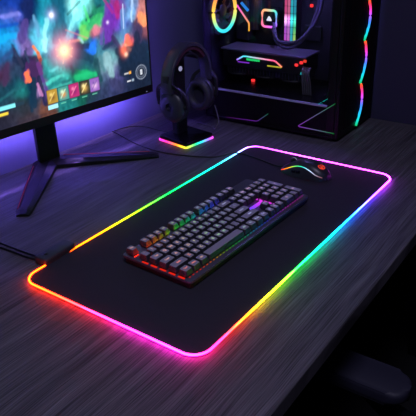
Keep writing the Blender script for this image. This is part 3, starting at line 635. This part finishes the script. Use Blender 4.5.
for s in (-1, 1):
    C = Matrix.Translation((s*.068, 0, .050)) @ Matrix.Rotation(R(90*s), 4, 'Y') @ Matrix.Rotation(R(6), 4, 'Z') @ Matrix.Diagonal((1.07, .96, 1, 1))
    bm = new(); lathe(bm, [(.030, -.010), (.0425, -.010), (.044, -.006), (.0435, .002), (.039, .010), (.030, .0145), (.018, .0172), (.002, .018)], 40, C)
    cup = obj('ear_cup', bm, M['shell'], hs, smooth='auto')
    bm = new(); lathe(bm, [(.0235, -.010), (.022, -.017), (.025, -.025), (.031, -.0285), (.038, -.027), (.0425, -.021), (.0425, -.013), (.040, -.0098)], 40, C)
    obj('ear_pad', bm, M['earpad'], cup, smooth=True)
    bm = new(); lathe(bm, [(.0005, -.0125), (.0235, -.0125), (.0235, -.0098), (.0005, -.0098)], 32, C); obj('speaker_cloth', bm, M['cloth'], cup)
    bm = new(); lathe(bm, [(.0095, .0178), (.0105, .0188), (.0115, .0180)], 40, C); obj('cup_ring', bm, M['steel'], cup, smooth=True)
    # fork that holds the cup
    bm = new()
    fk = spline([(s*.0685, -.0455, .052), (s*.073, -.0455, .070), (s*.081, -.037, .096), (s*.0885, -.015, .112), (s*.0895, 0, .115), (s*.0885, .015, .112), (s*.081, .037, .096), (s*.073, .0455, .070), (s*.0685, .0455, .052)], 5)
    sweep(bm, fk, [(-.0045, -.003), (.0045, -.003), (.0045, .003), (-.0045, .003)], up=(s, 0, 0))
    for y in (-.0445, .0445):
        lathe(bm, [(.006, -.004), (.006, .004)], 16, Matrix.Translation((s*.0685, y, .052)) @ Matrix.Rotation(R(90), 4, 'X'))
    box(bm, (s*.0895, 0, .118), (.007, .022, .036), .002, 2)
    obj('yoke', bm, M['plastic'], hs, smooth='auto')
bm = new(); tube(bm, spline([(.083, -.030, .016), (.080, -.040, -.004), (.070, -.052, -.026), (.060, -.050, -.042), (.066, -.040, -.050), (.080, -.026, -.052), (.094, .0, -.056), (.105, .03, -.059), (.115, .07, -.060)], 8), .0015, 8)
obj('headset_cable', bm, M['cablegrey'], hs, smooth=True, label='thin grey cable')

# ------------------------------------------------------------------ desktop computer (world coordinates, shifted into the thing's frame)
PO = Vector((1.045, .415, 0))
pc = empty('desktop_computer', PO)
tag(pc, 'black glass-sided desktop computer tower with rainbow lit parts inside', 'computer')
def P(name, bm, m, parent=None, **k):
    return obj(name, bm, m, parent or pc, tuple(-PO) if parent is None else None, **k)
CX0, CX1, CY0, CY1, CH = .925, 1.166, .200, .632, .475
for x in (.955, 1.136):
    for y in (.24, .59): P('foot', bx(x-.018, x+.018, y-.02, y+.02, .0003, .010, .003), M['rubber'])
P('bottom_panel', bx(CX0, CX1, CY0, CY1, .0085, .016, .002), M['frame'])
bm = bx(CX0+.001, CX1-.006, CY0+.03, CY1-.004, .016, .101, .001, 1)
sh = P('power_supply_shroud', bm, M['mesh'])
P('shroud_top', bx(CX0+.004, CX1-.008, CY0+.034, CY1-.008, .1005, .1022), M['gloss'], sh)
P('top_panel', bx(CX0, CX1, CY0, CY1, CH-.014, CH, .003), M['frame'])
P('rear_panel', bx(CX0, CX1, CY1-.004, CY1, .016, CH-.014), M['frame'])
P('side_panel', bx(CX1-.003, CX1, CY0+.02, CY1-.004, .016, CH-.014), M['frame'], label='plain steel side panel')
bm = new(); bx(CX0, CX0+.016, CY1-.028, CY1-.004, .016, CH-.014, .002, 1, bm); P('rear_column', bm, M['frame'])
P('front_column', bx(CX0, CX0+.012, CY0+.008, CY0+.030, .016, CH-.014, .002), M['frame'])
P('glass_panel', bx(CX0-.0045, CX0-.0005, CY0+.024, CY1-.006, .103, CH-.016), M['glass'])
P('glass_rail', bx(CX0-.004, CX0+.004, CY0+.030, CY1-.028, .0985, .1027), M['rail'])
# front panel with a mesh grille and three curved light strips
fp = P('front_panel', bx(CX0, CX1, CY0-.006, CY0+.008, .010, CH, .004, 2), M['frame'])
bm = new()
for i in range(16): bx(CX0+.036+i*.0113, CX0+.0405+i*.0113, CY0-.0078, CY0-.0055, .03, CH-.02, bm=bm)
P('grille', bm, M['mesh'], fp)
for za, zb, sx in ((.357, .255, 0), (.251, .139, -.006), (.1345, .017, -.012), (.466, .361, .004)):
    pts = []
    for k in range(17):
        t = k/16
        pts.append((1.069+sx+.022*math.sin(math.pi*min(1, t*1.02))**.9-.014*t, CY0-.0092, za+(zb-za)*t))
    bm = new(); tube(bm, pts, .0034, 8)
    o = P('light_strip', bm, M['led_case'], fp)
    color_points(o, lambda p, za=za, zb=zb: ramp([(0, (255, 90, 40)), (.07, (255, 60, 60)), (.2, (245, 50, 150)), (.36, (190, 70, 235)), (.52, (70, 110, 255)), (.7, (30, 170, 235)), (.86, (20, 195, 190)), (1, (20, 170, 90))], (p.z-za)/(zb-za)))
# thin light trims let into the lower side
def trim(pts, stops, ax):
    bm = new(); tube(bm, pts, .0013, 6); o = P('light_trim', bm, M['led_trim'])
    color_points(o, lambda p: ramp(stops, p.y)); return o
X = CX0-.0002
trim([(X, .556, .0165), (X, .452, .0215), (X, .446, .0235), (X, .412, .050)], [(.412, (30, 130, 90)), (.435, (60, 60, 140)), (.45, (130, 50, 190)), (.50, (120, 50, 150)), (.56, (70, 20, 70))], 1)
trim([(X, .206, .112), (X, .311, .033), (X, .3135, .0305), (X, .311, .0292), (X, .204, .0275)], [(.204, (30, 160, 70)), (.25, (30, 150, 130)), (.30, (110, 80, 220)), (.3135, (180, 70, 240))], 1)
# motherboard
mb = P('motherboard', bx(1.118, 1.122, .318, .618, .112, .43), M['board'])
P('io_cover', bx(1.078, 1.118, .572, .618, .215, .40, .004), M['plastic'], mb)
bm = new(); tube(bm, [(1.0765, .612, .318), (1.0765, .571, .270), (1.0765, .569, .266), (1.0765, .569, .244)], .0026, 6); o = P('light_line', bm, M['led_case'], mb)
color_points(o, lambda p: ramp([(.244, (210, 150, 40)), (.266, (225, 150, 70)), (.29, (220, 80, 140)), (.32, (220, 60, 190))], p.z))
bm = new(); tube(bm, [(1.0765, .596, .326), (1.0765, .572, .304)], .0042, 6); P('light_slash', bm, M['led_blue'], mb)
bm = new()
for i in range(7): bx(1.095, 1.118, .548+i*.0052, .5505+i*.0052, .245, .38, bm=bm)
P('heatsink', bm, M['heat'], mb)
bm = new()
for i in range(9): bx(1.098, 1.118, .47, .57, .375+i*.0052, .3775+i*.0052, bm=bm)
P('heatsink', bm, M['heat'], mb)
P('chipset_cover', bx(1.110, 1.118, .345, .40, .225, .27, .003), M['plastic'], mb)
for y, z, m in ((.381, .325, 'led_red'), (.40, .37, 'led_red')):
    P('indicator_light', bx(1.112, 1.118, y-.004, y+.004, z-.004, z+.004, .001), M[m], mb)
bm = new()
for i in range(12): bx(1.113, 1.1185, .33+.006*i, .334+.006*i, .395, .41, bm=bm)
P('power_connector', bm, M['plastic'], mb)
# memory sticks
for k in range(4):
    y = .4465-k*.0098
    s_ = P('memory_stick', bx(1.084, 1.118, y-.003, y+.003, .226, .365, .0008, 1), M['heat'], mb)
    bm = new(); n = 7
    for i in range(n): bx(1.0795, 1.0845, y-.0032, y+.0032, .2265+i*.0198, .2265+i*.0198+.0185, .0008, 1, bm)
    o = P('light_bar', bm, M['led_case'], s_)
    pal = ([(.226, (205, 90, 215)), (.27, (190, 100, 225)), (.285, (235, 170, 225)), (.30, (220, 90, 150)), (.365, (225, 80, 120))], [(.226, (210, 110, 210)), (.28, (200, 130, 220)), (.30, (215, 110, 150)), (.365, (225, 110, 150))],
           [(.226, (60, 190, 210)), (.28, (60, 200, 200)), (.30, (50, 190, 200)), (.365, (60, 190, 210))], [(.226, (200, 230, 110)), (.26, (90, 220, 140)), (.30, (40, 170, 180)), (.365, (60, 150, 190))])[k]
    color_points(o, lambda p, pal=pal: tuple(v*(.55+1.2*math.exp(-((p.z-.2865)/.006)**2)) for v in ramp(pal, p.z)))
# cooler pump with lit square ring and a pale emblem
PM = Matrix.Translation((1.088, .505, .284)) @ Matrix.Rotation(R(-90), 4, 'Y')
bm = new(); prism(bm, rrect(.060, .060, .010, 5), -.030, 0, .003, 2, PM); pump = P('cooler_pump', bm, M['gloss'], mb, smooth='auto')
rr = rrect(.048, .048, .010, 6); bm = new(); tube(bm, [PM @ Vector((x, y, .001)) for x, y in rr], .0034, 8, True)
o = P('light_ring', bm, M['led_case'], pump)
color_points(o, lambda p: ramp([(-3.15, (80, 130, 255)), (-2.2, (200, 100, 255)), (-1, (250, 110, 170)), (.2, (255, 120, 110)), (1.4, (240, 190, 120)), (2.3, (90, 220, 190)), (3.15, (80, 130, 255))], math.atan2(p.z-.284, p.y-.505)))
bm = new(); prism(bm, [(x*.72, y*.72) for x, y in [(-.009, -.0105), (-.0075, -.012), (-.0035, -.0110), (.0030, -.0075), (.0085, -.0028), (.0105, .0005), (.0085, .0035), (.0010, .0080), (-.0035, .0110), (-.0075, .0115), (-.009, .0100)]], .0008, .0022, M=PM)
P('emblem', bm, M['led_white'], pump, label='pale rounded triangle emblem')
# coolant hoses
for q in (0, 1):
    k = q*.014
    pts = [(1.070, .480, .262+k), (1.056, .470-k*.3, .250), (1.045, .452, .226+k*.5), (1.042, .420, .215+k), (1.045, .388-k*.2, .226+k*.8), (1.055, .362-k*.3, .258+k*.5), (1.064, .345-k*.5, .30), (1.070, .335-k*.6, .35), (1.075, .333-k*.6, .462)]
    bm = new(); tube(bm, spline(pts, 8), .0052, 10); P('coolant_hose', bm, M['tubing'], mb, smooth=True)
# rear fan with a lit ring
FY = .606; FC = Vector((.985, FY, .316))
FM = Matrix.Translation(FC) @ Matrix.Rotation(R(90), 4, 'X')
bm = new(); tube(bm, [FM @ Vector((.0575*math.cos(a), .0575*math.sin(a), .010)) for a in [2*math.pi*i/56 for i in range(56)]], .0050, 10, True)
fan = P('rear_fan', (lambda b: (tube(b, [FM @ Vector((.060*math.cos(a), .060*math.sin(a), -.002)) for a in [2*math.pi*i/48 for i in range(48)]], .008, 8, True), b)[1])(new()), M['matte'])
o = P('light_ring', bm, M['led_case'], fan, smooth=True)
color_points(o, lambda p: ramp([(.255, (50, 205, 225)), (.272, (70, 220, 205)), (.29, (170, 225, 130)), (.315, (240, 205, 80)), (.345, (250, 160, 60)), (.372, (255, 70, 90))], p.z))
bm = new(); lathe(bm, [(.016, -.010), (.019, -.008), (.019, .004), (.016, .006)], 24, FM); hub = P('hub', bm, M['plastic'], fan, smooth='auto')
for k in range(9):
    a0 = 2*math.pi*k/9; bm = new(); vs_ = []
    for rr_, tw, da in ((.0185, .007, 0), (.036, .0055, .12), (.053, .004, .30)):
        for q in (-1, 1):
            a = a0+da+q*.24*(.9+.1*rr_/.05); vs_.append(FM @ Vector((rr_*math.cos(a), rr_*math.sin(a), q*tw-.002)))
    v = [bm.verts.new(p) for p in vs_]; dz = Vector((0, .0012, 0)); w = [bm.verts.new(p+dz) for p in vs_]
    for i in (0, 2):
        bm.faces.new((v[i], v[i+1], v[i+3], v[i+2])); bm.faces.new((w[i], w[i+2], w[i+3], w[i+1]))
        bm.faces.new((v[i], v[i+2], w[i+2], w[i])); bm.faces.new((v[i+1], w[i+1], w[i+3], v[i+3]))
    bm.faces.new((v[0], w[0], w[1], v[1])); bm.faces.new((v[4], v[5], w[5], w[4]))
    P('blade', bm, M['earpad'], fan)
# graphics card
gc = P('graphics_card', bx(1.002, 1.090, .340, .618, .150, .200, .004), M['plastic'])
bm = bx(.998, 1.092, .337, .622, .2005, .2055, .001, 1)
P('backplate', bm, M['backplate'], gc)
bm = new()
for i in range(25): bx(1.006, 1.088, .348+i*.0105, .351+i*.0105, .132, .1505, bm=bm)
P('fin_stack', bm, M['heat'], gc)
for k in range(3):
    c = Matrix.Translation((1.047, .389+k*.094, .1285))
    bm = new(); tube(bm, [c @ Vector((.041*math.cos(a), .041*math.sin(a), 0)) for a in [2*math.pi*i/36 for i in range(36)]], .0035, 6, True)
    cf = P('card_fan', bm, M['matte'], gc)
    bm = new(); lathe(bm, [(.014, -.004), (.015, .003)], 18, c)
    for j in range(9):
        a = 2*math.pi*j/9; box(bm, c @ Vector((.026*math.cos(a), .026*math.sin(a), 0)), (.022, .010, .0012), M=Matrix.Rotation(a, 4, 'Z') @ Matrix.Rotation(R(22), 4, 'X'))
    P('rotor', bm, M['plastic'], cf)
bm = new(); tube(bm, [(1.0005, .565, .1735), (1.0005, .543, .1860), (1.0005, .536, .1868), (1.0005, .440, .1845), (1.0005, .432, .1825), (1.0005, .412, .169)], .0023, 8); o = P('light_line', bm, M['led_case'], gc)
color_points(o, lambda p: ramp([(.41, (255, 140, 90)), (.435, (255, 90, 130)), (.48, (210, 80, 180)), (.51, (90, 180, 190)), (.54, (60, 215, 220)), (.565, (160, 90, 230))], p.y))
P('light_bar', bx(.9995, 1.003, .522, .562, .1665, .1695), M['led_violet'], gc)
P('light_bar', bx(.9995, 1.003, .414, .460, .1655, .169), M['led_yellow'], gc)
bm = new(); yy = .531
for wd in (.006, .0045, .005, .0045, .006, .0045, .005): bx(.9995, 1.003, yy-wd, yy, .1755, .1815, bm=bm); yy -= wd+.0015
P('lit_lettering', bm, M['led_green'], gc, label='glowing green lettering too small to read')
# red and amber lights at the end of the card, its power lead, and a red light on the shroud
for y, z, m in ((.362, .182, 'led_red'), (.347, .190, 'led_red'), (.336, .1955, 'led_emblem'), (.343, .160, 'led_cyan')):
    P('indicator_light', bx(.992, .998, y-.0042, y+.0042, z-.0035, z+.0035, .001), M[m], gc)
bm = new()
for k in range(5): tube(bm, spline([(1.0-.001*k, .342-.006*k, .178), (.985-.002*k, .338-.006*k, .168), (.984, .336-.006*k, .140), (.99, .335-.006*k, .1015)], 6), .0024, 6)
P('power_lead', bm, M['cablegrey'], gc, smooth=True)
P('shroud_light', bx(1.035, 1.041, .5255, .5365, .1023, .109, .001), M['led_red'], label='small red light on the shroud')
P('inside_fill_bar', bx(.96, 1.06, .40, .41, CH-.020, CH-.0145), M['fill_inside'])  # unseen glowing bar added to brighten the inside of the case

# ------------------------------------------------------------------ office chair in the dark in front of the desk
ch = empty('office_chair', (.58, -.495, -.74))     # faces +y, towards the desk
tag(ch, 'dark office chair with slate armrest in the shadow below the desk edge', 'chair')
bm = new(); prism(bm, rrect(.46, .46, .10, 6), .40, .47, .025, 3); obj('seat', bm, M['fabric'], ch, (0, 0, 0), smooth='auto')
bm = new(); prism(bm, rrect(.42, .56, .10, 6), -.03, .03, .02, 3, Matrix.Translation((0, -.26, .80)) @ Matrix.Rotation(R(97), 4, 'X')); obj('backrest', bm, M['fabric'], ch, smooth='auto')
obj('back_bracket', bx(-.035, .035, -.30, -.20, .39, .60, .01), M['chrome'], ch)
bm = new(); lathe(bm, [(.028, .13), (.028, .28), (.018, .285), (.018, .40)], 20); obj('gas_lift', bm, M['chrome'], ch, smooth='auto')
for k in range(5):
    a = 2*math.pi*k/5+.3; c, s = math.cos(a), math.sin(a)
    bm = new(); sweep(bm, [(.02*c, .02*s, .135), (.16*c, .16*s, .11), (.29*c, .29*s, .085)], [(-.02, -.014), (.02, -.014), (.015, .014), (-.015, .014)], scale=[1.1, 1, .7])
    lg = obj('base_spoke', bm, M['chrome'], ch)
    bm = new(); lathe(bm, [(.022, -.02), (.027, -.015), (.027, .015), (.022, .02)], 18, Matrix.Translation((.29*c, .29*s, .0275)) @ Matrix.Rotation(a+R(90), 4, 'Z') @ Matrix.Rotation(R(90), 4, 'X'))
    tube(bm, [(.29*c, .29*s, .03), (.29*c, .29*s, .085)], .006, 8, up=(1, 0, 0)); obj('caster', bm, M['rubber'], lg, smooth='auto')
for s in (-1, 1):
    ax = s*.245
    bm = new(); prism(bm, rrect(.078, .27, .034, 6), .512, .540, .009, 3)
    obj('armrest_pad', bm, M['armpad'], ch, (ax, .395, 0), smooth='auto')
    bm = new(); sweep(bm, [(ax-s*.03, .16, .43), (ax, .20, .44), (ax, .30, .47), (ax, .36, .515)], [(-.018, -.010), (.018, -.010), (.018, .010), (-.018, .010)], up=(1, 0, 0)); obj('armrest_post', bm, M['chrome'], ch)

# ------------------------------------------------------------------ light of the room
w = bpy.data.worlds.new('night'); scene.world = w; w.use_nodes = True
bg = w.node_tree.nodes['Background']; bg.inputs['Color'].default_value = (.22, .22, .55, 1); bg.inputs['Strength'].default_value = .012
def area(name, loc, target, size, power, col):
    l = bpy.data.lights.new(name, 'AREA'); l.shape = 'DISK'; l.size = size; l.energy = power; l.color = col
    o = bpy.data.objects.new(name, l); COL.objects.link(o); o.location = loc
    o.rotation_euler = (Vector(target)-Vector(loc)).to_track_quat('-Z', 'Y').to_euler(); return o
area('ambient_fill', (-.40, -.40, 1.55), (.25, .2, 0), .5, 11.0, (.72, .68, 1.0))  # overhead fill added for the dim ambient light, not a real fixture

# ------------------------------------------------------------------ camera
cd = bpy.data.cameras.new('camera'); cam = bpy.data.objects.new('camera', cd); COL.objects.link(cam)
cd.sensor_width = 36; cd.lens = 623.633/416*36; cd.clip_start = .02
yaw, pitch, roll = .62688, .467685, -.0360912
fw = Vector((math.cos(yaw)*math.cos(pitch), math.sin(yaw)*math.cos(pitch), -math.sin(pitch)))
rt = Vector((math.sin(yaw), -math.cos(yaw), 0)); up = rt.cross(fw)
r2 = rt*math.cos(roll)+up*math.sin(roll); u2 = up*math.cos(roll)-rt*math.sin(roll)
m = Matrix((r2, u2, -fw)).transposed().to_4x4(); m.translation = (-.57995, -.4522, .62456)
cam.matrix_world = m
scene.camera = cam
vs_ = scene.view_settings
vs_.view_transform = 'Standard'; vs_.look = 'None'; vs_.gamma = 1; vs_.use_curve_mapping = False; vs_.exposure = 0
try: scene.cycles.use_denoising = True
except Exception: pass
scene.cycles.max_bounces = 8; scene.cycles.transparent_max_bounces = 12; scene.cycles.caustics_reflective = False; scene.cycles.sample_clamp_indirect = 6
